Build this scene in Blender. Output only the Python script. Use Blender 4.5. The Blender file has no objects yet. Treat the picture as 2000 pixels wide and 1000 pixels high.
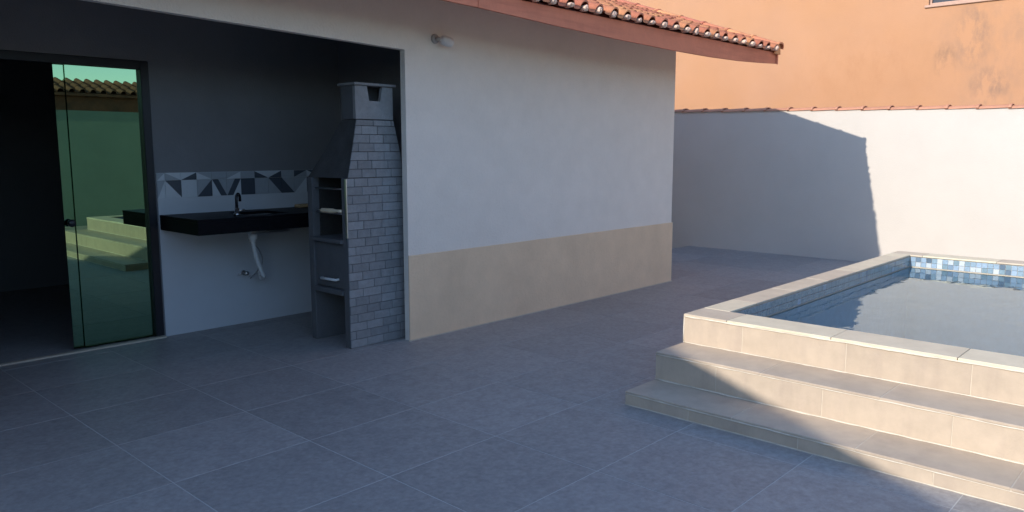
import bpy, bmesh, math, random
from mathutils import Vector, Matrix
random.seed(7)
S = bpy.context.scene
COL = S.collection

# ------------------------------------------------------------------ camera
F_PX, CAM_H = 1522.0, 1.45
cam_d = bpy.data.cameras.new('camera'); cam = bpy.data.objects.new('camera', cam_d)
COL.objects.link(cam); S.camera = cam
cam_d.sensor_width = 36.0; cam_d.lens = 36.0 * F_PX / 2000.0
cam_d.clip_start = 0.05; cam_d.clip_end = 2000
cam.location = (0, 0, CAM_H)
cam.rotation_euler = (math.radians(90 - 7.782), 0, math.radians(-47.0465))

# ------------------------------------------------------------------ sky, sun, exposure
SUN = Vector((2.05, -0.185, -0.95)).normalized()          # direction the light travels
elev = math.asin(-SUN.z); rot = math.atan2(-SUN.x, -SUN.y)
W = bpy.data.worlds.new('World'); S.world = W; W.use_nodes = True
nt = W.node_tree; bg = nt.nodes['Background']
sky = nt.nodes.new('ShaderNodeTexSky'); sky.sky_type = 'NISHITA'; sky.sun_disc = False
sky.sun_elevation = elev; sky.sun_rotation = rot
sky.air_density = 1.0; sky.dust_density = 0.2; sky.ozone_density = 3.0
nt.links.new(sky.outputs[0], bg.inputs[0]); bg.inputs[1].default_value = 0.15
sun_d = bpy.data.lights.new('sun', 'SUN'); sun = bpy.data.objects.new('sun', sun_d); COL.objects.link(sun)
sun_d.energy = 2.2; sun_d.angle = math.radians(0.5); sun_d.color = (1.0, 0.93, 0.81)
sun.rotation_euler = SUN.to_track_quat('-Z', 'Y').to_euler(); sun.location = (-20, 3, 12)
S.view_settings.view_transform = 'Standard'; S.view_settings.look = 'None'
S.view_settings.gamma = 1.0; S.view_settings.exposure = 1.18; S.view_settings.use_curve_mapping = False
S.render.engine = 'CYCLES'

# ------------------------------------------------------------------ helpers
def rects_minus(r, hole):
    x0, x1, y0, y1 = r; a0, a1, b0, b1 = hole
    if x1 <= a0 or x0 >= a1 or y1 <= b0 or y0 >= b1: return [r]
    out = []
    if x0 < a0: out.append((x0, a0, y0, y1))
    if x1 > a1: out.append((a1, x1, y0, y1))
    m0, m1 = max(x0, a0), min(x1, a1)
    if y0 < b0: out.append((m0, m1, y0, b0))
    if y1 > b1: out.append((m0, m1, b1, y1))
    return out

class MB:
    """collects verts and faces for one mesh"""
    def __init__(s): s.v = []; s.f = []; s.m = []
    def add(s, v, f, m=0):
        o = len(s.v); s.v += [tuple(p) for p in v]
        for q in f: s.f.append([i + o for i in q]); s.m.append(m)
        return s
    def box(s, x0, x1, y0, y1, z0, z1, m=0):
        v = [(x, y, z) for z in (z0, z1) for y in (y0, y1) for x in (x0, x1)]
        return s.add(v, [(0,2,3,1),(4,5,7,6),(0,1,5,4),(2,6,7,3),(0,4,6,2),(1,3,7,5)], m)
    def hexa(s, b, t, m=0):
        """b, t: 4 points each, counter-clockwise from above"""
        return s.add(list(b) + list(t), [(3,2,1,0),(4,5,6,7),(0,1,5,4),(1,2,6,5),(2,3,7,6),(3,0,4,7)], m)
    def prism_y(s, pts, y0, y1, m=0):
        """pts: (x,z) outline, extruded along y"""
        n = len(pts)
        v = [(x, y0, z) for x, z in pts] + [(x, y1, z) for x, z in pts]
        f = [list(range(n)), list(range(2*n-1, n-1, -1))] + [(i, i+n, (i+1) % n + n, (i+1) % n) for i in range(n)]
        return s.add(v, f, m)
    def prism_x(s, pts, x0, x1, m=0):
        n = len(pts)
        v = [(x0, y, z) for y, z in pts] + [(x1, y, z) for y, z in pts]
        f = [list(range(n)), list(range(2*n-1, n-1, -1))] + [(i, i+n, (i+1) % n + n, (i+1) % n) for i in range(n)]
        return s.add(v, f, m)
    def tube(s, path, r, n=10, m=0):
        path = [Vector(p) for p in path]; k = len(path)
        rr = r if isinstance(r, (list, tuple)) else [r]*k
        o = len(s.v); up = None
        for i, p in enumerate(path):
            d = (path[min(i+1, k-1)] - path[max(i-1, 0)]).normalized()
            if up is None: up = Vector((0,0,1)) if abs(d.z) < .9 else Vector((1,0,0))
            a = d.cross(up).normalized(); b = a.cross(d).normalized(); up = b
            for j in range(n):
                t = 2*math.pi*j/n; q = p + (a*math.cos(t) + b*math.sin(t))*rr[i]
                s.v.append(tuple(q))
        for i in range(k-1):
            for j in range(n):
                s.f.append([o+i*n+j, o+i*n+(j+1)%n, o+(i+1)*n+(j+1)%n, o+(i+1)*n+j]); s.m.append(m)
        s.f.append([o+j for j in range(n-1,-1,-1)]); s.m.append(m)
        s.f.append([o+(k-1)*n+j for j in range(n)]); s.m.append(m)
        return s
    def lathe(s, prof, c, axis, n=16, m=0):
        """prof: (radius, distance along axis)"""
        ax = Vector(axis).normalized(); u = ax.orthogonal().normalized(); w = ax.cross(u); c = Vector(c); o = len(s.v)
        for r, d in prof:
            for j in range(n):
                t = 2*math.pi*j/n; s.v.append(tuple(c + ax*d + (u*math.cos(t)+w*math.sin(t))*max(r, 1e-4)))
        for i in range(len(prof)-1):
            for j in range(n):
                s.f.append([o+i*n+j, o+i*n+(j+1)%n, o+(i+1)*n+(j+1)%n, o+(i+1)*n+j]); s.m.append(m)
        s.f.append([o+j for j in range(n-1,-1,-1)]); s.m.append(m)
        s.f.append([o+(len(prof)-1)*n+j for j in range(n)]); s.m.append(m)
        return s
    def mesh(s, name, bevel=0, seg=1, smooth=False):
        me = bpy.data.meshes.new(name); me.from_pydata(s.v, [], s.f)
        me.polygons.foreach_set('material_index', s.m)
        bm = bmesh.new(); bm.from_mesh(me)
        bmesh.ops.recalc_face_normals(bm, faces=bm.faces)
        if bevel: bmesh.ops.bevel(bm, geom=list(bm.edges), offset=bevel, segments=seg, affect='EDGES', profile=.5, clamp_overlap=True)
        if smooth:
            for f in bm.faces: f.smooth = True
        bm.to_mesh(me); bm.free(); me.update()
        return me
    def build(s, name, mat, parent=None, bevel=0, seg=1, smooth=False, loc=(0,0,0)):
        return obj(name, s.mesh(name, bevel, seg, smooth), mat, parent, loc)

def obj(name, me, mat, parent=None, loc=(0,0,0)):
    o = bpy.data.objects.new(name, me); COL.objects.link(o)
    mats = mat if isinstance(mat, (list, tuple)) else [mat]
    if not me.materials:
        for m in mats: me.materials.append(m)
    o.location = loc
    if parent: o.parent = parent
    return o
def tag(o, label, cat, group=None, kind=None):
    o['label'] = label; o['category'] = cat
    if group: o['group'] = group
    if kind: o['kind'] = kind
    return o
def thing(name, label, cat, group=None):
    o = bpy.data.objects.new(name, None); COL.objects.link(o); o.empty_display_size = .2
    return tag(o, label, cat, group)
def struct(o, kind='structure'): o['kind'] = kind; return o

# ------------------------------------------------------------------ materials
def mat(name, col, rough=.6, var=.08, scale=6, bump=.15, bscale=60, piece=0.0, spec=.4, metal=0, col2=None, c2scale=1.2, c2lo=.45, c2hi=.7, streak=None, hue=0):
    m = bpy.data.materials.new(name); m.use_nodes = True
    n = m.node_tree.nodes; l = m.node_tree.links; b = n['Principled BSDF']
    b.inputs['Roughness'].default_value = rough; b.inputs['Metallic'].default_value = metal
    b.inputs['Specular IOR Level'].default_value = spec
    tc = n.new('ShaderNodeTexCoord'); oi = n.new('ShaderNodeObjectInfo')
    off = n.new('ShaderNodeVectorMath'); off.operation = 'SCALE'; off.inputs[0].default_value = (37, 19, 11); l.new(oi.outputs['Random'], off.inputs['Scale'])
    ad = n.new('ShaderNodeVectorMath'); ad.operation = 'ADD'; l.new(tc.outputs['Object'], ad.inputs[0]); l.new(off.outputs[0], ad.inputs[1])
    vec = ad.outputs[0]
    nz = n.new('ShaderNodeTexNoise'); nz.inputs['Scale'].default_value = scale; nz.inputs['Detail'].default_value = 6; nz.inputs['Roughness'].default_value = .65
    l.new(vec, nz.inputs['Vector'])
    mr = n.new('ShaderNodeMapRange'); mr.inputs['From Min'].default_value = .25; mr.inputs['From Max'].default_value = .75
    mr.inputs['To Min'].default_value = 1 - var; mr.inputs['To Max'].default_value = 1 + var; l.new(nz.outputs['Fac'], mr.inputs['Value'])
    pr = n.new('ShaderNodeMapRange'); pr.inputs['To Min'].default_value = 1 - piece; pr.inputs['To Max'].default_value = 1 + piece; l.new(oi.outputs['Random'], pr.inputs['Value'])
    mu = n.new('ShaderNodeMath'); mu.operation = 'MULTIPLY'; l.new(mr.outputs[0], mu.inputs[0]); l.new(pr.outputs[0], mu.inputs[1])
    base = n.new('ShaderNodeRGB'); base.outputs[0].default_value = (*col, 1); src = base.outputs[0]
    if col2:
        n2 = n.new('ShaderNodeTexNoise'); n2.inputs['Scale'].default_value = c2scale; n2.inputs['Detail'].default_value = 8; n2.inputs['Roughness'].default_value = .6
        if streak:
            mp = n.new('ShaderNodeMapping'); mp.inputs['Scale'].default_value = streak; l.new(vec, mp.inputs['Vector']); l.new(mp.outputs[0], n2.inputs['Vector'])
        else: l.new(vec, n2.inputs['Vector'])
        r2 = n.new('ShaderNodeMapRange'); r2.inputs['From Min'].default_value = c2lo; r2.inputs['From Max'].default_value = c2hi; l.new(n2.outputs['Fac'], r2.inputs['Value'])
        mx = n.new('ShaderNodeMix'); mx.data_type = 'RGBA'; l.new(r2.outputs[0], mx.inputs['Factor']); l.new(src, mx.inputs['A']); mx.inputs['B'].default_value = (*col2, 1); src = mx.outputs['Result']
    if hue:
        hs = n.new('ShaderNodeHueSaturation'); hr = n.new('ShaderNodeMapRange'); hr.inputs['To Min'].default_value = .5 - hue; hr.inputs['To Max'].default_value = .5 + hue
        l.new(oi.outputs['Random'], hr.inputs['Value']); l.new(hr.outputs[0], hs.inputs['Hue']); l.new(src, hs.inputs['Color']); src = hs.outputs[0]
    sc = n.new('ShaderNodeVectorMath'); sc.operation = 'SCALE'; l.new(src, sc.inputs[0]); l.new(mu.outputs[0], sc.inputs['Scale'])
    l.new(sc.outputs[0], b.inputs['Base Color'])
    if bump:
        nb = n.new('ShaderNodeTexNoise'); nb.inputs['Scale'].default_value = bscale; nb.inputs['Detail'].default_value = 4; l.new(vec, nb.inputs['Vector'])
        bp = n.new('ShaderNodeBump'); bp.inputs['Strength'].default_value = bump; bp.inputs['Distance'].default_value = .01
        l.new(nb.outputs['Fac'], bp.inputs['Height']); l.new(bp.outputs[0], b.inputs['Normal'])
    m['mu'] = 1
    return m

M = {}
M['wall'] = mat('wall_plaster', (.77, .69, .61), .85, .04, 6, .45, 70, col2=(.735,.66,.58), c2scale=1.0)
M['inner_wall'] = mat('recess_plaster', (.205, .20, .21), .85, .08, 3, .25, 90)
M['white_wall'] = mat('white_plaster', (.535, .485, .435), .85, .035, 2.0, .22, 80, col2=(.505,.455,.405), c2scale=.8, c2lo=.5, c2hi=.8)
M['dado'] = mat('dado_plaster', (.76, .555, .375), .8, .06, 5, .4, 60, col2=(.70,.51,.345), c2scale=1.6, streak=(1.2, 1, .5))
M['tile_white'] = mat('white_wall_tile', (.54, .55, .58), .3, .03, 4, .03, 40)
M['floor'] = mat('patio_porcelain', (.325, .30, .285), .5, .22, 38, .12, 170, piece=.09, spec=.35, col2=(.285,.262,.25), c2scale=11, c2lo=.4, c2hi=.65)
M['grout'] = mat('pale_grout', (.50, .47, .44), .9, .1, 20, .2, 120)
M['ground'] = mat('bare_soil', (.16, .11, .075), .95, .2, .6, .3, 12, col2=(.07,.09,.035), c2scale=.15)
M['beige'] = mat('beige_porcelain', (.485, .39, .30), .5, .10, 9, .10, 120, piece=.06, spec=.35, col2=(.42,.335,.265), c2scale=5, streak=(1, 1.4, .35))
M['coping'] = mat('coping_porcelain', (.62, .53, .40), .5, .09, 10, .08, 120, piece=.14, spec=.4, hue=.012, col2=(.56,.475,.355), c2scale=4)
M['pool_grout'] = mat('chalky_grout', (.54, .46, .365), .9, .1, 30, .2, 120)
M['bead'] = mat('chalk_white_grout', (.66, .59, .49), .9, .1, 30, .2, 120)
M['pool_tile'] = mat('blue_pool_tile', (.66, .80, .84), .25, .12, 12, .03, 50)
M['orange'] = mat('orange_render', (.44, .225, .118), .9, .05, 1.2, .2, 60, col2=(.43,.23,.135), c2scale=.45, c2lo=.4, c2hi=.65)
M['terra'] = mat('terracotta', (.62, .235, .115), .7, .16, 14, .25, 70, piece=.16, hue=.012, col2=(.50,.165,.09), c2scale=5)
M['terra_shade'] = mat('shade_side_terracotta', (.20, .085, .05), .85, .2, 14, .25, 70, col2=(.12,.06,.04), c2scale=4)  # outbuilding roof colour darkened to stand in for its shaded side
M['terra_cap'] = mat('pale_terracotta', (.50, .235, .145), .75, .12, 14, .2, 70, piece=.08)
M['mortar'] = mat('white_mortar', (.76, .50, .38), .85, .08, 20, .3, 80)
M['fascia'] = mat('painted_fascia', (.64, .205, .115), .65, .12, 6, .2, 60, col2=(.54,.165,.095), c2scale=1.5, streak=(1, 14, 14))
M['bbq'] = mat('barbecue_cement', (.115, .115, .12), .85, .10, 14, .3, 90)  # darker than the bricks: shade on the left faces put into the colour
M['hood'] = mat('shade_dark_cement', (.075, .073, .074), .9, .2, 8, .4, 70, col2=(.045,.043,.042), c2scale=3)  # hood cement darkened further to paint in the shade on its left face
M['brick'] = mat('barbecue_brick', (.235, .235, .24), .85, .16, 18, .5, 60, piece=.16)
M['soot'] = mat('sooty_firebrick', (.03, .028, .026), .95, .3, 12, .4, 60)
M['granite'] = mat('black_granite', (.007, .007, .009), .4, .5, 60, 0, 60, spec=.04)
M['steel'] = mat('brushed_steel', (.62, .62, .63), .28, .05, 20, .02, 200, metal=1)
M['alu_black'] = mat('black_aluminium', (.012, .012, .018), .4, .1, 20, .02, 100)
M['black_metal'] = mat('black_tap_metal', (.02, .02, .024), .25, .1, 20, 0, 100)
M['pvc'] = mat('white_pvc', (.75, .75, .74), .4, .04, 20, .02, 100)
M['wood'] = mat('pale_wood', (.58, .40, .22), .55, .15, 12, .1, 80, col2=(.45,.28,.14), c2scale=4, streak=(20, 2, 20))
M['handle_wood'] = mat('pale_handle_wood', (.80, .64, .44), .5, .1, 12, .1, 80)
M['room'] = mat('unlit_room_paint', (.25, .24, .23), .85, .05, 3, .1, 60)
M['lamp_white'] = mat('lamp_white_plastic', (.68, .63, .60), .35, .03, 20, 0, 60)
M['grey_plastic'] = mat('grey_plastic', (.42, .38, .36), .5, .05, 20, 0, 60)
M['far_frame'] = mat('dusty_window_frame', (.44, .27, .20), .6, .1, 20, .05, 60)
M['blue_mosaic'] = mat('mosaic_blue', (.24, .33, .41), .2, .1, 30, 0, 60, piece=.22, hue=.015)
M['teal_mosaic'] = mat('mosaic_teal', (.21, .28, .31), .2, .1, 30, 0, 60, piece=.10)
M['pale_mosaic'] = mat('mosaic_pale', (.46, .51, .55), .2, .05, 30, 0, 60, piece=.12)
M['navy_mosaic'] = mat('mosaic_navy', (.15, .21, .28), .2, .1, 30, 0, 60, piece=.3)
M['strip_white'] = mat('strip_white', (.56, .58, .61), .3, .04, 20, 0, 60)
M['strip_grey'] = mat('strip_grey', (.34, .36, .39), .3, .06, 20, 0, 60)
M['strip_dark'] = mat('strip_dark', (.07, .08, .10), .3, .1, 20, 0, 60)

def glass_mat(name, refl, trans, fac):
    m = bpy.data.materials.new(name); m.use_nodes = True; n = m.node_tree.nodes; l = m.node_tree.links
    n.remove(n['Principled BSDF']); out = n['Material Output']
    g = n.new('ShaderNodeBsdfGlossy'); g.inputs['Color'].default_value = (*refl, 1); g.inputs['Roughness'].default_value = .004
    t = n.new('ShaderNodeBsdfTransparent'); t.inputs['Color'].default_value = (*trans, 1)
    lw = n.new('ShaderNodeLayerWeight'); lw.inputs['Blend'].default_value = .5
    mr = n.new('ShaderNodeMapRange'); mr.inputs['To Min'].default_value = fac; mr.inputs['To Max'].default_value = 1; l.new(lw.outputs['Fresnel'], mr.inputs['Value'])
    mx = n.new('ShaderNodeMixShader'); l.new(mr.outputs[0], mx.inputs[0]); l.new(t.outputs[0], mx.inputs[1]); l.new(g.outputs[0], mx.inputs[2]); l.new(mx.outputs[0], out.inputs[0])
    return m
M['out_wall'] = mat('grey_green_render', (.25, .33, .27), .9, .08, 2, .2, 60)  # wall tone lowered to stand in for shade and limit bounced light
M['glass'] = glass_mat('green_tinted_glass', (.24, .40, .26), (.06, .13, .09), .74)
M['far_glass'] = glass_mat('grey_window_glass', (.2, .17, .17), (.10, .09, .10), .25)

def water_mat():
    m = bpy.data.materials.new('pool_water'); m.use_nodes = True; n = m.node_tree.nodes; l = m.node_tree.links
    n.remove(n['Principled BSDF']); out = n['Material Output']
    tc = n.new('ShaderNodeTexCoord')
    mp = n.new('ShaderNodeMapping'); mp.inputs['Scale'].default_value = (1.0, 1.6, 1); l.new(tc.outputs['Object'], mp.inputs['Vector'])
    a = n.new('ShaderNodeTexNoise'); a.inputs['Scale'].default_value = 3.6; a.inputs['Detail'].default_value = 3; l.new(mp.outputs[0], a.inputs['Vector'])
    bp = n.new('ShaderNodeBump'); bp.inputs['Strength'].default_value = .20; bp.inputs['Distance'].default_value = .02; l.new(a.outputs['Fac'], bp.inputs['Height'])
    fr = n.new('ShaderNodeFresnel'); fr.inputs['IOR'].default_value = 1.6; l.new(bp.outputs[0], fr.inputs['Normal'])
    g = n.new('ShaderNodeBsdfGlossy'); g.inputs['Roughness'].default_value = .01; g.inputs['Color'].default_value = (.90, .98, 1, 1); l.new(bp.outputs[0], g.inputs['Normal'])
    t = n.new('ShaderNodeBsdfTransparent'); t.inputs['Color'].default_value = (.84, .94, .96, 1)
    mx = n.new('ShaderNodeMixShader'); l.new(fr.outputs[0], mx.inputs[0]); l.new(t.outputs[0], mx.inputs[1]); l.new(g.outputs[0], mx.inputs[2]); l.new(mx.outputs[0], out.inputs[0])
    return m
M['water'] = water_mat()

# orange wall gets rain stains of its own around the window and to its right (fixed shape on the wall)
def stain(m, cy, cz, ry, rz, col, amount):
    n = m.node_tree.nodes; l = m.node_tree.links; b = n['Principled BSDF']
    src = b.inputs['Base Color'].links[0].from_socket
    tc = n.new('ShaderNodeTexCoord'); sx = n.new('ShaderNodeSeparateXYZ'); l.new(tc.outputs['Object'], sx.inputs[0])
    def lin(sock, c, r):
        s = n.new('ShaderNodeMath'); s.operation = 'SUBTRACT'; l.new(sock, s.inputs[0]); s.inputs[1].default_value = c
        d = n.new('ShaderNodeMath'); d.operation = 'DIVIDE'; l.new(s.outputs[0], d.inputs[0]); d.inputs[1].default_value = r
        p = n.new('ShaderNodeMath'); p.operation = 'MULTIPLY'; l.new(d.outputs[0], p.inputs[0]); l.new(d.outputs[0], p.inputs[1]); return p.outputs[0]
    a = n.new('ShaderNodeMath'); a.operation = 'ADD'; l.new(lin(sx.outputs['Y'], cy, ry), a.inputs[0]); l.new(lin(sx.outputs['Z'], cz, rz), a.inputs[1])
    fall = n.new('ShaderNodeMapRange'); fall.inputs['From Min'].default_value = 1.0; fall.inputs['From Max'].default_value = 0.1; l.new(a.outputs[0], fall.inputs['Value'])
    nz = n.new('ShaderNodeTexNoise'); nz.inputs['Scale'].default_value = 3.2; nz.inputs['Detail'].default_value = 9; nz.inputs['Roughness'].default_value = .7
    mp = n.new('ShaderNodeMapping'); mp.inputs['Scale'].default_value = (1, 1.6, .8); l.new(tc.outputs['Object'], mp.inputs['Vector']); l.new(mp.outputs[0], nz.inputs['Vector'])
    r = n.new('ShaderNodeMapRange'); r.inputs['From Min'].default_value = .44; r.inputs['From Max'].default_value = .66; l.new(nz.outputs['Fac'], r.inputs['Value'])
    k = n.new('ShaderNodeMath'); k.operation = 'MULTIPLY'; l.new(r.outputs[0], k.inputs[0]); l.new(fall.outputs[0], k.inputs[1])
    k2 = n.new('ShaderNodeMath'); k2.operation = 'MULTIPLY'; l.new(k.outputs[0], k2.inputs[0]); k2.inputs[1].default_value = amount
    mx = n.new('ShaderNodeMix'); mx.data_type = 'RGBA'; l.new(k2.outputs[0], mx.inputs['Factor']); l.new(src, mx.inputs['A']); mx.inputs['B'].default_value = (*col, 1)
    l.new(mx.outputs['Result'], b.inputs['Base Color'])
stain(M['orange'], 2.3, 2.9, 1.5, 1.3, (.33, .19, .12), .55)
stain(M['orange'], 3.0, 3.1, .25, .55, (.20, .13, .10), .7)
stain(M['orange'], 2.75, 2.35, .28, .3, (.20, .13, .10), .85)
stain(M['orange'], 4.6, 2.7, 1.3, .7, (.36, .17, .085), .3)
stain(M['orange'], 3.35, 2.75, .18, .3, (.20, .12, .08), .8)

# ------------------------------------------------------------------ layout numbers (metres)
YF, YI, XC, XJ, XW = 4.54, 6.05, 7.45, 3.73, 10.45      # house front, recess back wall, house corner, recess jamb, boundary wall
XL = -2.6                                              # left end of the house
PX0, PX1, PY0, PY1, PZ = 4.235, 8.40, -0.60, 2.47, 0.433  # pool outline and coping height
POOL = (PX0, PX1, PY0, PY1)

# ------------------------------------------------------------------ ground and patio floor
g = MB()
for r in rects_minus((-600, 600, -600, 600), POOL):
    g.add([(r[0], r[2], -.09), (r[1], r[2], -.09), (r[1], r[3], -.09), (r[0], r[3], -.09)], [(0,1,2,3)])
struct(g.build('ground', M['ground']))
g = MB()
for r in rects_minus((-3.0, XW, -4.0, YI), POOL): g.box(r[0], r[1], r[2], r[3], -.085, -.0012)
patio = struct(g.build('patio_floor', M['grout']))
TX, TY, GAP = .685, .642, .0045
ftm = {}
def floor_tile(x0, x1, y0, y1):
    w, d = round(x1-x0, 3), round(y1-y0, 3)
    if w < .03 or d < .03: return
    if (w, d) not in ftm: ftm[(w, d)] = MB().box(-w/2, w/2, -d/2, d/2, -.003, 0).mesh('floor_tile', .0006)
    o = obj('floor_tile', ftm[(w, d)], M['floor'], patio, ((x0+x1)/2, (y0+y1)/2, random.uniform(-.0004, .0004)))
xs = [2.74 + TX*i for i in range(-9, 14)]; ys = [4.59 + TY*j for j in range(-14, 4)]
for x in xs:
    for y in ys:
        r = (max(x, -3.0), min(x+TX, XW), max(y, -4.0), min(y+TY, YI))
        if r[1]-r[0] < .03 or r[3]-r[2] < .03: continue
        for q in rects_minus(r, (3.60, PX1, PY0, PY1)):
            floor_tile(q[0]+GAP/2, q[1]-GAP/2, q[2]+GAP/2, q[3]-GAP/2)

# ------------------------------------------------------------------ the house with the barbecue recess
house = thing('house', 'white single storey house with tan dado, terracotta roof and open barbecue recess', 'house')
XR = .72                                               # left jamb of the recess
def lint(x): return 2.17 + (XJ - x) * .030
w = MB()
w.box(XJ, XC, YF, YF+.055, 0, 2.70)
w.box(XL, XR, YF, YF+.055, 0, 2.70)
w.hexa([(XR, YF, lint(XR)), (XJ, YF, lint(XJ)), (XJ, YF+.055, lint(XJ)), (XR, YF+.055, lint(XR))],
       [(XR, YF, 2.70), (XJ, YF, 2.70), (XJ, YF+.055, 2.70), (XR, YF+.055, 2.70)])
w.box(XC-.10, XC, YF+.055, 11.0, 0, 2.70)
w.box(XL, XL+.10, YF+.055, 11.0, 0, 2.70)
w.box(XL+.10, XC-.10, 10.9, 11.0, 0, 2.70)
w.prism_x([(YF, 2.70), (11.0, 2.70), (7.77, 3.80)], XC-.10, XC)
w.prism_x([(YF, 2.70), (11.0, 2.70), (7.77, 3.80)], XL, XL+.10)
w.build('wall', M['wall'], house)
# recess inner walls and ceiling
DX0, DX1, DH = .86, 2.505, 2.10
w = MB()
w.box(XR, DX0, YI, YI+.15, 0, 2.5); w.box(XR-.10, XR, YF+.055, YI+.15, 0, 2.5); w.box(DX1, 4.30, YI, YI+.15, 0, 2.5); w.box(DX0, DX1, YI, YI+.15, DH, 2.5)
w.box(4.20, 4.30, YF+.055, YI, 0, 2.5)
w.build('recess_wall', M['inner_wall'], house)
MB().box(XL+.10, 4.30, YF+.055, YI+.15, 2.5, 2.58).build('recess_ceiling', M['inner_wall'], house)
# dark room behind the door
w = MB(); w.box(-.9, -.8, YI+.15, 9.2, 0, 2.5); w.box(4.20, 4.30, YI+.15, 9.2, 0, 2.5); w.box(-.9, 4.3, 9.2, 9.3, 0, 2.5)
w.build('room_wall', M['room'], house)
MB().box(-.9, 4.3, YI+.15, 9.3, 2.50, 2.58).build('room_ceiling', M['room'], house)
MB().box(-.9, 4.3, YI, 9.3, -.05, .002).build('room_floor', M['floor'], house)
# dado
d = MB(); d.box(XJ-.006, XC+.012, YF-.012, YF, .0, .655); d.box(XC, XC+.012, YF, 10.9, 0, .655)
d.build('dado', M['dado'], house, bevel=.003)
MB().box(XJ-.02, XC+.02, YF-.022, YF-.0125, -.002, .006).build('base_grout_line', M['pool_grout'], house)
# white tiles under the patterned strip
MB().box(DX1+.012, 4.195, YI-.010, YI, 0, 1.078).build('white_tile_panel', M['tile_white'], house)
strip = MB().box(DX1+.012, 4.195, YI-.006, YI, 1.078, 1.272).build('patterned_strip', M['strip_white'], house)
# triangle pattern of each tile: (colour of first, colour of second, diagonal)
def strip_tile(x0, x1, z0, z1, a, b, diag, band=None):
    y0, y1 = YI-.013, YI-.0062
    if diag == '/': A = [(x0,z0),(x1,z1),(x0,z1)]; B = [(x0,z0),(x1,z0),(x1,z1)]
    else: A = [(x0,z0),(x1,z0),(x0,z1)]; B = [(x1,z0),(x1,z1),(x0,z1)]
    mb = MB().prism_y(A, y0, y1, 0).prism_y(B, y0, y1, 1)
    if band:
        k = .42*(x1-x0)
        mb.prism_y([(x0,z1),(x1-k,z0),(x1,z0),(x0+k,z1)] if diag != '/' else [(x0,z0),(x0+k,z0),(x1,z1),(x1-k,z1)], y0-.0006, y0+.0004, 2)
    me = mb.mesh('strip_tile'); me.materials.append(M['strip_'+a]); me.materials.append(M['strip_'+b])
    if band: me.materials.append(M['strip_'+band])
    obj('strip_tile', me, M['strip_white'], strip)
low = [('grey','white','/'),('white','dark','\\'),('white','white','/'),('grey','dark','/'),('white','grey','\\','dark'),('grey','white','/','dark'),('dark','dark','/'),
       ('grey','grey','/'),('grey','dark','\\'),('dark','grey','\\'),('grey','white','/'),('dark','white','/'),('grey','dark','\\'),('white','grey','/')]
top = [('grey','white','/'),('grey','white','\\'),('white','dark','/'),('white','grey','\\'),('grey','grey','/'),('grey','white','/'),('grey','grey','\\'),
       ('dark','white','\\'),('white','dark','/'),('grey','grey','\\'),('dark','grey','/'),('white','dark','\\'),('grey','white','/'),('dark','grey','\\')]
for i in range(14):
    x0 = max(2.455 + .1245*i, DX1+.013); x1 = min(2.455 + .1245*(i+1) - .002, 4.19)
    strip_tile(x0, x1, 1.080, 1.213, *low[i]); strip_tile(x0, x1, 1.215, 1.271, *top[i])

# sliding glass door
door = MB()
door.box(DX1-.060, DX1, YI-.012, YI+.13, .012, DH); door.box(DX0, DX0+.06, YI-.012, YI+.13, .012, DH)
door.box(DX0+.06, DX1-.06, YI-.012, YI+.13, DH-.06, DH)
door = door.build('sliding_door', M['alu_black'], house, bevel=.003)
MB().box(DX0, DX1, YI-.05, YI-.005, -.002, .012).build('threshold', M['pool_grout'], door)
MB().box(1.945, DX1-.060, YI+.030, YI+.038, .014, DH-.062).build('pane', M['glass'], door)
MB().box(1.875, 2.425, YI+.046, YI+.054, .014, DH-.062).build('pane', M['glass'], door)
MB().lathe([(.012,0),(.012,.02),(.026,.024),(.028,.045),(.02,.055),(0,.056)], (1.91, YI+.046, .93), (0,-1,0)).build('handle', M['black_metal'], door, smooth=True)

# ------------------------------------------------------------------ house roof
SL, EY, EZ, RIDGE_Y, VX = .341, 3.785, 2.490, 7.77, 8.29
ang = math.atan(SL)
def rz(y): return EZ + SL*(y-EY)
roof = MB()
def slab(x0, x1, ya, yb, za, zb, t): return ([(x0,ya,za-t),(x1,ya,za-t),(x1,yb,zb-t),(x0,yb,zb-t)], [(x0,ya,za),(x1,ya,za),(x1,yb,zb),(x0,yb,zb)])
zr = rz(RIDGE_Y)
roof.hexa(*slab(XL-.3, VX, EY+.05, RIDGE_Y, rz(EY+.05)-.012, zr-.012, .03))
roof.hexa(*slab(XL-.3, VX, RIDGE_Y, 2*RIDGE_Y-EY-.05, zr-.012, rz(EY+.05)-.012, .03))
roof = roof.build('roof', M['fascia'], house)
# fascia boards: sagging a little, as the eave line of the photograph does
fx = [(-2.9,2.47),(-.5,2.44),(1.5,2.42),(3.0,2.402),(3.78,2.390),(4.6,2.362),(5.4,2.342),(6.2,2.331),(6.9,2.330),(7.5,2.340),(8.0,2.360),(8.36,2.380)]
def fascia(pts, name='fascia_board'):
    mb = MB(); k = len(pts); v = []
    for x, zb in pts: v += [(x, 3.825, zb), (x, 3.850, zb), (x, 3.850, 2.492), (x, 3.825, 2.492)]
    f = [(0,3,2,1), (4*k-4, 4*k-3, 4*k-2, 4*k-1)]
    for i in range(k-1):
        for j in range(4): f.append((4*i+j, 4*i+(j+1)%4, 4*i+4+(j+1)%4, 4*i+4+j))
    return mb.add(v, f).build(name, M['fascia'], roof)
fascia(fx[:4] + [(3.775, 2.390)]); fascia([(3.781, 2.390)] + fx[5:])
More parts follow.
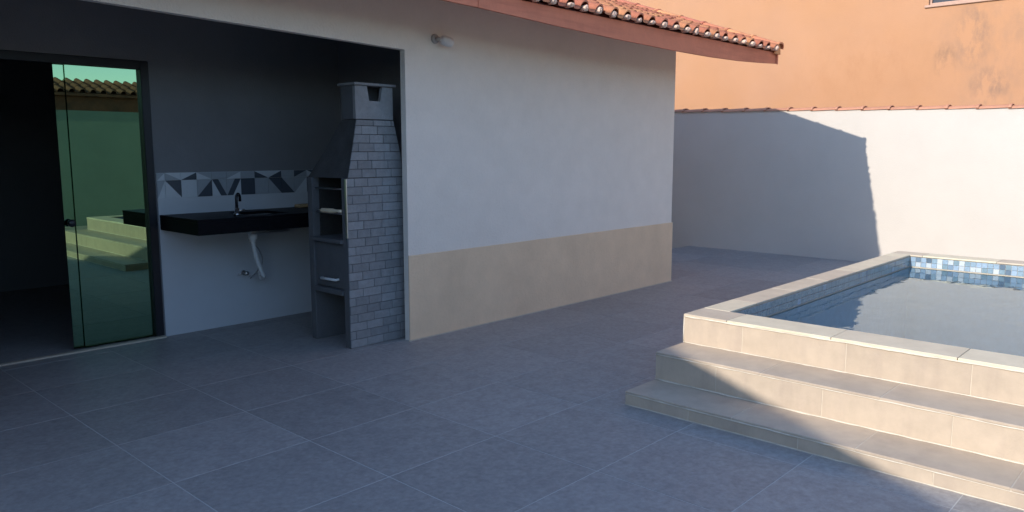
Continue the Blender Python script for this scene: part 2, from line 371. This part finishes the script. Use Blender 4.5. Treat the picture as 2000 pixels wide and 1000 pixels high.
# verge board on the open side, its cut end shows beyond the eave
def verge_board(x):
    ya, yb = 3.81, RIDGE_Y
    MB().hexa([(x,ya,rz(ya)-.13),(x+.028,ya,rz(ya)-.13),(x+.028,yb,rz(yb)-.17),(x,yb,rz(yb)-.17)],
              [(x,ya,rz(ya)+.05),(x+.028,ya,rz(ya)+.05),(x+.028,yb,rz(yb)+.04),(x,yb,rz(yb)+.04)]).build('verge_board', M['fascia'], roof)
verge_board(VX+.034)

TW, TC, TL = .1845, .3245, .375
def tile_verts(nseg=9):
    """one roman tile: flat pan on the left, raised barrel on the right; y up the slope, lower end proud"""
    prof = [(-.092,.012),(-.075,.004),(-.03,.002),(-.012,.006)]
    for i in range(nseg):
        t = math.pi*(1 - i/(nseg-1)); prof.append((.043 + .052*math.cos(t), .006 + .058*math.sin(t)))
    return prof
def tile_mb(mb, ox=0, oy=0, oz=0, rot=None, jit=0):
    prof = tile_verts(); n = len(prof); v = []
    for (y, lift, sc) in ((0, .022, 1.0), (TL*math.cos(0), .0, .94)):
        for x, z in prof: v.append((x*sc, y, z*sc + lift))
    for x, z in prof: v.append((x, 0, z + .022 - .014))
    f = [(i, i+1, n+i+1, n+i) for i in range(n-1)] + [(2*n+i, 2*n+i+1, i+1, i) for i in range(n-1)]
    ca, sa = math.cos(ang), math.sin(ang)
    v = [(x + ox, oy + y*ca - z*sa, oz + y*sa + z*ca) for x, y, z in v]
    mb.add(v, f)
tm = MB(); tile_mb(tm); tile_me = tm.mesh('roof_tile', smooth=True)
for p in tile_me.polygons: p.use_smooth = True
plug = MB().lathe([(.046,-.02),(.046,.026),(.040,.034),(.022,.036),(0,.037)], (.043, .004, .030), (0,-1,-.12), 10)
plug_mes = []
for k in range(5):
    pm = MB(); pm.v = [(x*random.uniform(.84,1.05)+.043*.05, y*random.uniform(.8,1.2), z*random.uniform(.88,1.1)) for x, y, z in plug.v]; pm.f = plug.f; pm.m = plug.m
    plug_mes.append(pm.mesh('mortar_plug', smooth=True))
ncol = int((VX - .13 - (XL-.25)) / TW); ncourse = 12
far_tiles = MB(); plugs_far = MB()
for c in range(ncol):
    x = VX - .135 - TW*c + random.uniform(-.004, .004)
    for r in range(ncourse):
        y = EY + TC*r*math.cos(ang); z = rz(y)
        if c < 22:
            o = obj('roof_tile', tile_me, M['terra'], roof, (x + random.uniform(-.004,.004), y + random.uniform(-.008,.008), z + random.uniform(0,.004)))
            o.rotation_euler = (random.uniform(-.006,.006), random.uniform(-.04,.04), random.uniform(-.035,.035))
            if r == 0:
                o = obj('mortar_plug', random.choice(plug_mes), M['mortar'], roof, (x + .012 + random.uniform(-.005,.005), y, z + random.uniform(.010,.018))); o.scale = (random.uniform(.5,.74), random.uniform(.7,1.3), random.uniform(.38,.66)); o.rotation_euler = (0, 0, random.uniform(-.12,.12))
        else:
            tile_mb(far_tiles, x, y, z)
# back slope tiles, mirrored
for c in range(ncol):
    x = VX - .135 - TW*c
    for r in range(ncourse):
        y = EY + TC*r*math.cos(ang); z = rz(y); k = len(far_tiles.v)
        tile_mb(far_tiles, x, y, z)
        for i in range(k, len(far_tiles.v)): p = far_tiles.v[i]; far_tiles.v[i] = (p[0], 2*RIDGE_Y - p[1], p[2])
struct(far_tiles.build('tile_field', M['terra'], roof, smooth=True), 'stuff')

def cap_mesh(length, r0, r1, name='cap_tile', n=9):
    """half barrel along +y, wide lip at the lower end"""
    v = []; rings = [(0, r0), (.028, r0*.98), (.036, r0*.84), (length, r1)]
    for y, r in rings:
        for i in range(n):
            t = math.pi*i/(n-1); v.append((r*math.cos(t), y, r*.8*math.sin(t)))
    for i in range(n):
        t = math.pi*i/(n-1); v.append((r0*.82*math.cos(t), 0, r0*.62*math.sin(t)))
    f = []
    for k in range(3): f += [(k*n+i, k*n+i+1, (k+1)*n+i+1, (k+1)*n+i) for i in range(n-1)]
    f += [(4*n+i, 4*n+i+1, i+1, i) for i in range(n-1)]
    return MB().add(v, f).mesh(name, smooth=True)
cap_me = cap_mesh(.37, .090, .068)
for i in range(12):
    y = EY - .02 + TC*i*math.cos(ang)
    o = obj('verge_cap_tile', cap_me, M['terra'], roof, (VX - .012, y, rz(y) + .042)); o.rotation_euler = (ang + .03, 0, random.uniform(-.02,.02))
for i in range(33):
    o = obj('ridge_cap_tile', cap_me, M['terra'], roof, (VX + .02 - .335*i, RIDGE_Y, zr + .035)); o.rotation_euler = (.03, 0, math.pi/2)
MB().hexa([(VX-.075,EY-.005,rz(EY)-.02),(VX+.055,EY-.005,rz(EY)-.02),(VX+.055,EY+.02,rz(EY)-.02),(VX-.075,EY+.02,rz(EY)-.02)],
          [(VX-.06,EY-.005,rz(EY)+.085),(VX+.04,EY-.005,rz(EY)+.085),(VX+.04,EY+.02,rz(EY)+.085),(VX-.06,EY+.02,rz(EY)+.085)]).build('cap_end_plug', M['terra'], roof, bevel=.006)

# ------------------------------------------------------------------ small lamp on the house wall
lamp = thing('wall_lamp', 'small round white lamp fixed high on the house wall beside the recess', 'lamp')
lamp_c = Vector((4.02, YF, 2.275))
MB().lathe([(.036,0),(.036,.012),(.028,.020)], lamp_c, (0,-1,0), 20).build('base_plate', M['grey_plastic'], lamp, smooth=True)
MB().tube([lamp_c+Vector((0,-.018,0)), lamp_c+Vector((.008,-.05,-.004)), lamp_c+Vector((.025,-.062,-.010))], .016).build('arm', M['grey_plastic'], lamp, smooth=True)
MB().lathe([(.018,-.005),(.032,.006),(.038,.03),(.038,.072),(.033,.095),(.018,.107),(0,.11)], lamp_c+Vector((.008,-.062,-.008)), (1,-.25,-.22), 20).build('shade', M['lamp_white'], lamp, smooth=True)

# ------------------------------------------------------------------ barbecue
bbq = thing('brick_barbecue', 'grey brick barbecue with tapered hood and chimney standing in the recess', 'barbecue')
BX0, BX1, BY0, BY1 = 3.272, 3.80, 4.660, 5.165
b = MB()
t = .065
b.box(BX0, BX1, BY0, BY0+t, 0, 1.245); b.box(BX0, BX1, BY1-t, BY1, 0, 1.245); b.box(BX1-t, BX1, BY0+t, BY1-t, 0, 1.245)
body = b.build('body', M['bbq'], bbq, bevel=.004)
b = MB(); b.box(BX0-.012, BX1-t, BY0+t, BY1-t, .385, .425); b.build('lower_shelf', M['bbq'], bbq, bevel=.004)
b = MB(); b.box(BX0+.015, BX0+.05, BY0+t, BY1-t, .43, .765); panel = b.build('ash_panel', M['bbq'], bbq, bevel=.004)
MB().tube([(BX0+.012, 4.80, .500), (BX0-.012, 4.81, .496), (BX0-.012, 5.00, .492), (BX0+.012, 5.01, .492)], .010).build('handle', M['pvc'], panel, smooth=True)
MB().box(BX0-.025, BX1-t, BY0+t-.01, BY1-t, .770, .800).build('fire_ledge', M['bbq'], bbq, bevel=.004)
f = MB(); f.box(BX0+.06, BX1-t-.012, BY0+t, BY0+t+.012, .80, 1.24); f.box(BX0+.06, BX1-t-.012, BY1-t-.012, BY1-t, .80, 1.24); f.box(BX1-t-.012, BX1-t, BY0+t, BY1-t, .80, 1.24)
f.build('firebox_lining', M['soot'], bbq)
MB().box(BX0-.006, BX0+.002, BY0-.004, BY0+.014, .815, 1.24).build('steel_edge_strip', M['steel'], bbq)
g = MB()
for z in (1.165, .985): g.tube([(BX0+.03, BY0+t, z), (BX0+.03, BY1-t, z)], .006, 8)
for k in range(7): y = BY0+t+.04+k*.05; g.tube([(BX0+.03, y, .985), (BX1-t-.02, y, .985)], .004, 6)
g.build('grill_rack', M['steel'], bbq, smooth=True)
# hood: tapers to the chimney
HB = [(BX0+.012,BY0,1.245),(BX1,BY0,1.245),(BX1,BY1,1.245),(BX0+.012,BY1,1.245)]
HM = [(3.338,BY0+.012,1.46),(3.767,BY0+.012,1.46),(3.767,4.99,1.46),(3.338,4.99,1.46)]
HT = [(3.385,BY0+.022,1.665),(3.722,BY0+.022,1.665),(3.722,4.855,1.665),(3.385,4.855,1.665)]
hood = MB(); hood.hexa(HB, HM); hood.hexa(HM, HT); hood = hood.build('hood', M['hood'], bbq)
ch = MB()   # chimney with the trapezoid smoke vent cut through the near side
CY0, CY1 = BY0+.022, 4.855
ch.prism_y([(3.385,1.669),(3.722,1.669),(3.722,1.80),(3.385,1.80)], CY0, CY0+.03)
ch.prism_y([(3.385,1.80),(3.508,1.80),(3.490,1.905),(3.385,1.905)], CY0, CY0+.03)
ch.prism_y([(3.608,1.80),(3.722,1.80),(3.722,1.905),(3.630,1.905)], CY0, CY0+.03)
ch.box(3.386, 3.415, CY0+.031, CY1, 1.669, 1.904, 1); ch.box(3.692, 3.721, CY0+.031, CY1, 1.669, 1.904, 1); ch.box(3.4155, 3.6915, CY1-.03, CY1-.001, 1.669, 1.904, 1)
ch.build('chimney', [M['brick'], M['bbq']], bbq)  # side faces take the darker cement as painted shade
MB().box(3.366, 3.741, CY0-.022, CY1+.018, 1.907, 1.926).build('chimney_cap', M['brick'], bbq, bevel=.004)
# bricks on the near side, running bond, and on the hood above
bcache = {}
def brick(x0, x1, z0, z1, y, parent, lean=0, sk=0):
    wd = round(x1-x0, 3)
    if wd < .025: return
    if (wd, lean) not in bcache: bcache[(wd, lean)] = MB().box(-wd/2, wd/2, -.0055, .004, 0, round(z1-z0,4)).mesh('brick', .002)
    o = obj('brick', bcache[(wd, lean)], M['brick'], parent, ((x0+x1)/2, y + random.uniform(-.0012, .0015), z0))
    o.rotation_euler = (lean, random.uniform(-.008,.008), 0)
BH, BL, J = .0622, .148, .0038
for r in range(20):
    z0 = r*BH + .003; off = (r % 2)*BL/2 + random.uniform(-.012, .012)
    x = BX0 - off
    while x < BX1:
        L = round(BL*random.choice((.8, .9, 1.0, 1.0, 1.12)), 3); a, e = max(x, BX0+.001), min(x+L-J, BX1); x += L
        brick(a, e, z0, z0+BH-J, BY0, body)
def hood_x(z):
    if z < 1.46: k = (z-1.245)/.215; return BX0+.014 + (3.340-BX0-.014)*k, BX1-.002 + (3.765-BX1+.002)*k
    k = (z-1.46)/.205; return 3.340 + .047*k, 3.765 - .045*k
for r in range(7):
    z0 = 1.249 + r*BH; z1 = min(z0 + BH - J, 1.661)
    (l0, r0), (l1, r1) = hood_x(z0), hood_x(z1)
    x = l0 - (r % 2)*BL/2 - random.uniform(0, .02); y = BY0 + .022*((z0+z1)/2 - 1.245)/.42
    while x < max(r0, r1) - .01:
        e = x + BL*random.choice((.85, .95, 1.0, 1.1)); a0, a1, e0, e1 = max(x, l0), max(x, l1), min(e-J, r0), min(e-J, r1)
        if r0 - e < .03: e0, e1, e = r0, r1, r0 + .1
        if e0 - a0 > .02:
            MB().prism_y([(a0, z0), (e0, z0), (e1, z1), (a1, z1)], y - .006 + random.uniform(-.001, .001), y + .004).build('brick', M['brick'], hood, bevel=.002)
        x = e
# skewer with a wooden handle lying across the grill
sk = thing('skewer', 'grill skewer with a pale wooden handle lying in the barbecue opening', 'skewer')
MB().lathe([(.010,0),(.017,.015),(.017,.15),(.014,.16),(.010,.21),(.012,.24),(.006,.245)], (BX0-.022, 4.955, 1.006), (.03,-1,.015), 12).build('handle', M['handle_wood'], sk, smooth=True)
MB().tube([(BX0-.022, 4.96, 1.006), (BX0+.02, 5.08, 1.006)], .004, 8).build('rod', M['steel'], sk, smooth=True)

# ------------------------------------------------------------------ counter with sink
ct = thing('kitchen_counter', 'black granite counter with sink mounted on the white tiled recess wall', 'counter')
KX0, KX1, KY0, KY1 = DX1+.016, 4.195, 5.40, YI-.014
SX0, SX1, SY0, SY1 = 2.99, 3.32, 5.52, 5.86
k = MB()
for r in rects_minus((KX0, KX1, KY0, KY1), (SX0, SX1, SY0, SY1)): k.box(r[0], r[1], r[2], r[3], .930, .952)
top_ = k.build('countertop', M['granite'], ct)
k = MB(); k.box(KX0+.001, KX1, KY0+.002, KY0+.022, .838, .929); k.box(KX0+.001, KX0+.021, KY0+.022, KY1, .838, .929)
k.build('apron', M['granite'], ct)
bowl = MB(); q = .012
for r in ((SX0, SX1, SY0, SY0+q), (SX0, SX1, SY1-q, SY1), (SX0, SX0+q, SY0+q, SY1-q), (SX1-q, SX1, SY0+q, SY1-q)): bowl.box(r[0]+.001, r[1]-.001, r[2]+.001, r[3]-.001, .812, .929)
bowl.box(SX0+.001, SX1-.001, SY0+.001, SY1-.001, .803, .8115)
bowl.build('sink_bowl', M['steel'], ct, bevel=.002)
fa = thing('faucet', 'tall dark gooseneck tap standing behind the counter sink', 'faucet')
fb = Vector((2.925, 5.60, .952))
MB().lathe([(.026,0),(.026,.012),(.016,.018),(.016,.055)], fb, (0,0,1), 14).build('base', M['steel'], fa, smooth=True)
arc = [fb+Vector((0,0,.05)), fb+Vector((0,0,.125))] + [fb+Vector((.03-.03*math.cos(a), .03-.03*math.cos(a), .125+.035*math.sin(a))) for a in (math.pi*i/8 for i in range(1,9))] + [fb+Vector((.062,.062,.10))]
MB().tube(arc, .011, 10).build('spout', M['black_metal'], fa, smooth=True)
MB().tube([fb+Vector((.012,0,.035)), fb+Vector((.06,-.01,.04))], .006, 8).build('lever', M['steel'], fa, smooth=True)
dr = thing('drain_pipe', 'white flexible drain pipe hanging under the counter sink to the wall', 'pipe')
ribs = []; rad = []
P0, P1 = Vector((3.085, 5.675, .735)), Vector((3.235, 5.80, .42))
MB().lathe([(.034,0),(.034,.05),(.024,.06),(.024,.075)], (3.085, 5.67, .803), (.0,.05,-1), 14).build('collar', M['pvc'], dr, smooth=True)
for i in range(41):
    u = i/40; p = P0.lerp(P1, u) + Vector((math.sin(u*math.pi)*-.012, 0, 0)); ribs.append(p); rad.append(.019 if i % 2 else .0155)
for i in range(1, 9):
    a = i/8; ribs.append(P1 + Vector((.085*a, .22*a, -.035*math.sin(a*math.pi)+.01*a))); rad.append(.019 if i % 2 else .0155)
MB().tube(ribs, rad, 12).build('hose', M['pvc'], dr, smooth=True)
MB().tube([Vector((3.11,5.70,.71)) + Vector((.16*math.sin(u*math.pi*.75), .30*u, -.33*u)) for u in (i/14 for i in range(15))], .0055, 8).build('supply_hose', M['steel'], dr, smooth=True)
va = thing('shutoff_valve', 'small steel shutoff valve on the white tiles under the counter', 'valve')
MB().lathe([(.020,0),(.020,.006),(.010,.008),(.010,.05),(.016,.052),(.016,.07),(0,.071)], (3.185, YI-.010, .43), (0,-1,0), 12).build('body', M['steel'], va, smooth=True)
MB().tube([(3.165, YI-.072, .43), (3.11, YI-.075, .432)], .006, 8).build('lever', M['steel'], va, smooth=True)
wb = MB().box(-.075, .075, -.035, .035, 0, .028).build('wooden_block', M['wood'], None, bevel=.008, seg=2, loc=(3.73, 5.955, .9525))
wb.rotation_euler = (0, 0, .12); tag(wb, 'small tan wooden block lying at the back of the black counter', 'wooden block')

# ------------------------------------------------------------------ pool with its steps
pool = thing('swimming_pool', 'raised rectangular pool clad in beige tiles with two broad steps', 'pool')
CW, FW = .180, .250       # coping width along the sides / front
IX0, IX1, IY0, IY1, PB = PX0+FW-.03, PX1-.22, PY0+CW-.02, PY1-CW+.01, -.65
s_ = MB()
s_.box(PX0+.0015, IX0, PY0+.0015, PY1-.0015, PB, PZ-.0155); s_.box(IX1, PX1-.012, PY0+.012, PY1-.012, PB, PZ-.016)
s_.box(IX0, IX1, PY0+.012, IY0, PB, PZ-.016); s_.box(IX0, IX1, IY1, PY1-.012, PB, PZ-.016)
s_.build('shell', M['pool_grout'], pool)
l_ = MB(); q = .008
l_.box(IX0, IX0+q, IY0, IY1, PB, .300); l_.box(IX1-q, IX1, IY0, IY1, PB, .300)
l_.box(IX0+q, IX1-q, IY0, IY0+q, PB, .300); l_.box(IX0+q, IX1-q, IY1-q, IY1, PB, .300)
l_.box(IX0, IX1, IY0, IY1, PB-.05, PB-.001)
l_.build('lining', M['pool_tile'], pool)
# mosaic band just under the coping: small squares, two rows
band = MB()
band.box(IX0, IX0+.004, IY0, IY1, .302, PZ-.017); band.box(IX1-.004, IX1, IY0, IY1, .302, PZ-.017)
band.box(IX0+.004, IX1-.004, IY0, IY0+.004, .302, PZ-.017); band.box(IX0+.004, IX1-.004, IY1-.004, IY1, .302, PZ-.017)
band = band.build('waterline_band', M['pool_grout'], pool)
ms = .047; mos = {}
for nm in ('teal_mosaic', 'blue_mosaic', 'pale_mosaic', 'navy_mosaic'):
    mos[nm] = MB().box(-.003, .003, -ms/2+.0012, ms/2-.0012, -ms/2+.0012, ms/2-.0012).mesh('mosaic_tile', .001)
def mosaic(x, y, z, rot, nm):
    o = obj('mosaic_tile', mos[nm], M[nm], band, (x, y, z)); o.rotation_euler = (0, 0, rot)
for r in range(2):
    z = .319 + ms*(r+.5)
    n = int((IY1-IY0-.02)/ms)
    for i in range(n):
        nm = random.choices(['blue_mosaic', 'pale_mosaic', 'navy_mosaic'], [6, 3, 1.2])[0]
        mosaic(IX1-.0072, IY1-.014-ms*(i+.5), z, 0, nm)
    n = int((IX1-IX0-.02)/ms)
    for i in range(n):
        nm = random.choices(['teal_mosaic', 'blue_mosaic', 'navy_mosaic'], [14, .5, .6])[0]
        mosaic(IX1-.014-ms*(i+.5), IY1-.0072, z, math.pi/2, nm)
near = MB()
for r in range(2):
    z = .319 + ms*(r+.5)
    for i in range(int((IX1-IX0-.02)/ms)): x = IX1-.014-ms*(i+.5); near.box(x-ms/2+.001, x+ms/2-.001, IY0+.0042, IY0+.0102, z-ms/2+.001, z+ms/2-.001)
    for i in range(int((IY1-IY0-.02)/ms)): y = IY1-.014-ms*(i+.5); near.box(IX0+.0042, IX0+.0102, y-ms/2+.001, y+ms/2-.001, z-ms/2+.001, z+ms/2-.001)
struct(near.build('mosaic_field', M['blue_mosaic'], band), 'stuff')

def slabs(a0, a1, first, size):
    """joint positions along one direction"""
    p = [a0]; x = first
    while x < a1 - .05:
        if x > a0 + .05: p.append(x)
        x += size
    return p + [a1]
cache = {}
def tile_piece(name, parent, m, x0, x1, y0, y1, z0, z1, g=.003, bev=.0025, jit=.001):
    ext = (round(x1-x0-(g if x1-x0 > .05 else 0), 4), round(y1-y0-(g if y1-y0 > .05 else 0), 4), round(z1-z0, 4))
    if ext not in cache: cache[ext] = MB().box(-ext[0]/2, ext[0]/2, -ext[1]/2, ext[1]/2, -ext[2]/2, ext[2]/2).mesh(name, bev)
    me = cache[ext]
    if me.materials and me.materials[0] != m: me = me.copy(); me.materials.clear(); me.name = name
    return obj(name, me, m, parent, ((x0+x1)/2, (y0+y1)/2, (z0+z1)/2 + random.uniform(-jit, jit)*.5))
# coping: left side, far end, front, right side
for a, e in zip(*(lambda p: (p[:-1], p[1:]))(slabs(PX0+FW, PX1-.24, 4.86, .62))):
    tile_piece('coping_tile', pool, M['coping'], a, e, PY1-CW, PY1+.004, PZ-.015, PZ)
    tile_piece('coping_tile', pool, M['coping'], a, e, PY0-.004, PY0+CW, PZ-.015, PZ)
for a, e in zip(*(lambda p: (p[:-1], p[1:]))(slabs(PY0-.004, PY1+.004, -.30, .62))):
    tile_piece('coping_tile', pool, M['coping'], PX1-.24, PX1+.004, a, e, PZ-.015, PZ)
    tile_piece('coping_tile', pool, M['coping'], PX0-.004, PX0+FW, a, e, PZ-.015, PZ)
# front cladding above the steps, side and far cladding
for a, e in zip(*(lambda p: (p[:-1], p[1:]))(slabs(PY0, PY1, .271, .602))):
    tile_piece('front_tile', pool, M['beige'], PX0, PX0+.012, a, e, .255, PZ-.019)
for a, e in zip(*(lambda p: (p[:-1], p[1:]))(slabs(PX0, PX1, PX0+.6, .62))):
    tile_piece('side_tile', pool, M['beige'], a, e, PY1-.012, PY1, .004, PZ-.019)
    tile_piece('side_tile', pool, M['beige'], a, e, PY0, PY0+.012, .004, PZ-.019)
# steps
for (x0, x1, z0, z1, j1, j2) in ((3.918, PX0, .083, .250, .266, .57), (3.605, 3.918, 0, .080, .255, -.05)):
    st = MB().box(x0+.0015, 4.24 if x1 == PX0 else x1+.01, PY0+.0015, PY1-.0015, -.003 if z0 == 0 else 0, z1-.0015).build('step', M['pool_grout'], pool)
    for a, e in zip(*(lambda p: (p[:-1], p[1:]))(slabs(PY0, PY1, j1, .602))):
        tile_piece('riser_tile', st, M['beige'], x0, x0+.012, a, e, z0+.004, z1-.016)
    for a, e in zip(*(lambda p: (p[:-1], p[1:]))(slabs(PY0, PY1, j2, .62))):
        tile_piece('tread_tile', st, M['beige'], x0-.003, x1-.003, a, e, z1-.013, z1)
    tile_piece('side_tile', st, M['beige'], x0, x1, PY1-.012, PY1, z0*0+.004, z1-.016); tile_piece('side_tile', st, M['beige'], x0, x1, PY0, PY0+.012, .004, z1-.016)
# chalky grout beads along the corners of the risers and the coping edge
def bead(path, r=.0035, parent=pool):
    pts = []
    for (a, e) in zip(path[:-1], path[1:]):
        a, e = Vector(a), Vector(e); k = max(2, int((e-a).length/.06))
        pts += [a.lerp(e, i/k) for i in range(k)]
    pts.append(Vector(path[-1]))
    MB().tube([q + Vector((random.uniform(-.001,.001), 0, random.uniform(-.001,.001))) for q in pts], [r*random.uniform(.5, 1.35) for _ in pts], 6).build('grout_bead', M['bead'], parent, smooth=True)
bead([(PX0-.001, PY0, .2525), (PX0-.001, PY1, .2525)]); bead([(3.917, PY0, .0825), (3.917, PY1, .0825)]); bead([(3.604, PY0, .002), (3.604, PY1, .002)], .0025)
bead([(PX0-.002, PY0, PZ-.017), (PX0-.002, PY1, PZ-.017)], .005); bead([(PX0, PY1, .252), (PX0, PY1, PZ-.016)], .004)
bead([(3.9165, PY0, .2350), (3.9165, PY1, .2350)], .003); bead([(3.6035, PY0, .0655), (3.6035, PY1, .0655)], .003)
wt = MB().add([(IX0+.011, IY0+.011, .312), (IX1-.011, IY0+.011, .312), (IX1-.011, IY1-.011, .312), (IX0+.011, IY1-.011, .312)], [(0,1,2,3)]).build('water', M['water'])
struct(wt)

# ------------------------------------------------------------------ white boundary wall with its tile capping
bw = thing('boundary_wall', 'white rendered boundary wall behind the pool, capped with terracotta tiles', 'wall')
def wtop(y): return 1.935 + .0215*(y-2.2)
w = MB(); ya, yb = -4.2, 11.0
w.hexa([(XW,ya,-.08),(XW+.15,ya,-.08),(XW+.15,yb,-.08),(XW,yb,-.08)], [(XW,ya,wtop(ya)),(XW+.15,ya,wtop(ya)),(XW+.15,yb,wtop(yb)),(XW,yb,wtop(yb))])
w.build('wall', M['white_wall'], bw)
cap2 = cap_mesh(.36, .108, .086)
y = -4.2
while y < 10.8:
    o = obj('cap_tile', cap2, M['terra_cap'], bw, (XW+.07, y, wtop(y) - .008)); o.rotation_euler = (-.015, random.uniform(-.03,.03), random.uniform(-.012,.012)); o.scale = (1, 1, .58); y += .325

# ------------------------------------------------------------------ neighbour's orange building
ob = thing('orange_building', 'tall orange rendered building with stained wall rising behind the boundary wall', 'building')
OX, WY0, WY1, WZ0, WZ1 = 12.95, 2.45, 3.62, 3.57, 4.55
w = MB()
w.box(OX, OX+.2, -7, WY0, -.08, 6.2); w.box(OX, OX+.2, WY1, 13, -.08, 6.2); w.box(OX, OX+.2, WY0, WY1, -.08, WZ0); w.box(OX, OX+.2, WY0, WY1, WZ1, 6.2)
w.box(OX+.2, 19, -7, -6.8, -.08, 6.2); w.box(OX+.2, 19, 12.8, 13, -.08, 6.2); w.box(18.8, 19, -6.8, 12.8, -.08, 6.2)
w.build('wall', M['orange'], ob)
MB().box(OX-.1, 19.1, -7.1, 13.1, 6.2, 6.35).build('roof_slab', M['brick'], ob)
win = MB(); q = .03
win.box(OX+.05, OX+.11, WY0, WY0+q, WZ0, WZ1); win.box(OX+.05, OX+.11, WY1-q, WY1, WZ0, WZ1); win.box(OX+.05, OX+.11, WY0+q, WY1-q, WZ0, WZ0+q); win.box(OX+.05, OX+.11, WY0+q, WY1-q, WZ1-q, WZ1); win.box(OX+.055, OX+.105, 3.02, 3.06, WZ0+q, WZ1-q)
win = win.build('window', M['far_frame'], ob)
MB().box(OX+.075, OX+.083, WY0+q, WY1-q, WZ0+q, WZ1-q).build('pane', M['far_glass'], win)
MB().box(OX-.03, OX+.05, WY0-.04, WY1+.05, WZ0-.04, WZ0-.002).build('sill', M['far_frame'], win, bevel=.006)

# ------------------------------------------------------------------ low tiled outbuilding across the pool (mirrored in the glass door)
outb = thing('outbuilding', 'low grey green outbuilding with a tiled roof, mirrored in the glass door', 'outbuilding')
MB().box(-3, 10.4, -6.6, -4.02, -.08, 2.18).build('wall', M['out_wall'], outb)
rf = MB()
rf.hexa(*slab(-3.2, 10.6, -6.7, -4.72, 2.20, 2.765, .05)); rf.hexa(*slab(-3.2, 10.6, -4.72, -3.93, 2.765, 2.50, .05)); rf.prism_x([(-6.6,2.18),(-6.6,2.2),(-4.72,2.70),(-4.02,2.45),(-4.02,2.18)], -3, 10.4)
rf = rf.build('roof', M['terra_shade'], outb)
ot = MB(); a2 = math.atan(.335)
for c in range(int(13.7/TW)):
    for r in range(3):
        k = len(ot.v); tile_mb(ot, -3.1 + TW*c, 0, 0)
        y0 = -3.93 - .24*r
        for i in range(k, len(ot.v)): p = ot.v[i]; ot.v[i] = (p[0], y0 - p[1], 2.50 + .335*.24*r + p[2])
struct(ot.build('tile_field', M['terra_shade'], rf, smooth=True), 'stuff')

# ------------------------------------------------------------------ gabled house on the sun side: its verge throws the slanting shadow over the steps
nb = thing('gabled_house', 'grey green gabled house on the sunny side whose roof shades the patio', 'house')
GX = -3.06
def gz(y): return 3.006 + .318*(y - 1.364) + max(0, y - 3.30)*.24      # pitch steepened near the ridge so the unseen roof's shadow covers more floor
GE, GR = -1.1, 4.8
MB().prism_x([(GE+.3,-.08),(2*GR-GE-.3,-.08),(2*GR-GE-.3,gz(GE+.3)-.1),(2*GR-3.3,gz(3.3)-.1),(GR,gz(GR)-.1),(3.3,gz(3.3)-.1),(GE+.3,gz(GE+.3)-.1)], GX-7, GX-.3).build('wall', M['out_wall'], nb)
rf = MB()
for a, e in ((GE, 3.3), (3.3, GR)):
    rf.hexa(*slab(GX-7.2, GX, a, e, gz(a), gz(e), .09)); rf.hexa(*slab(GX-7.2, GX, 2*GR-e, 2*GR-a, gz(e), gz(a), .09))
rf = rf.build('roof', M['terra'], nb)
MB().box(GX-.30, GX-.27, 1.6, 2.8, 1.0, 2.1).build('window', M['far_frame'], nb)
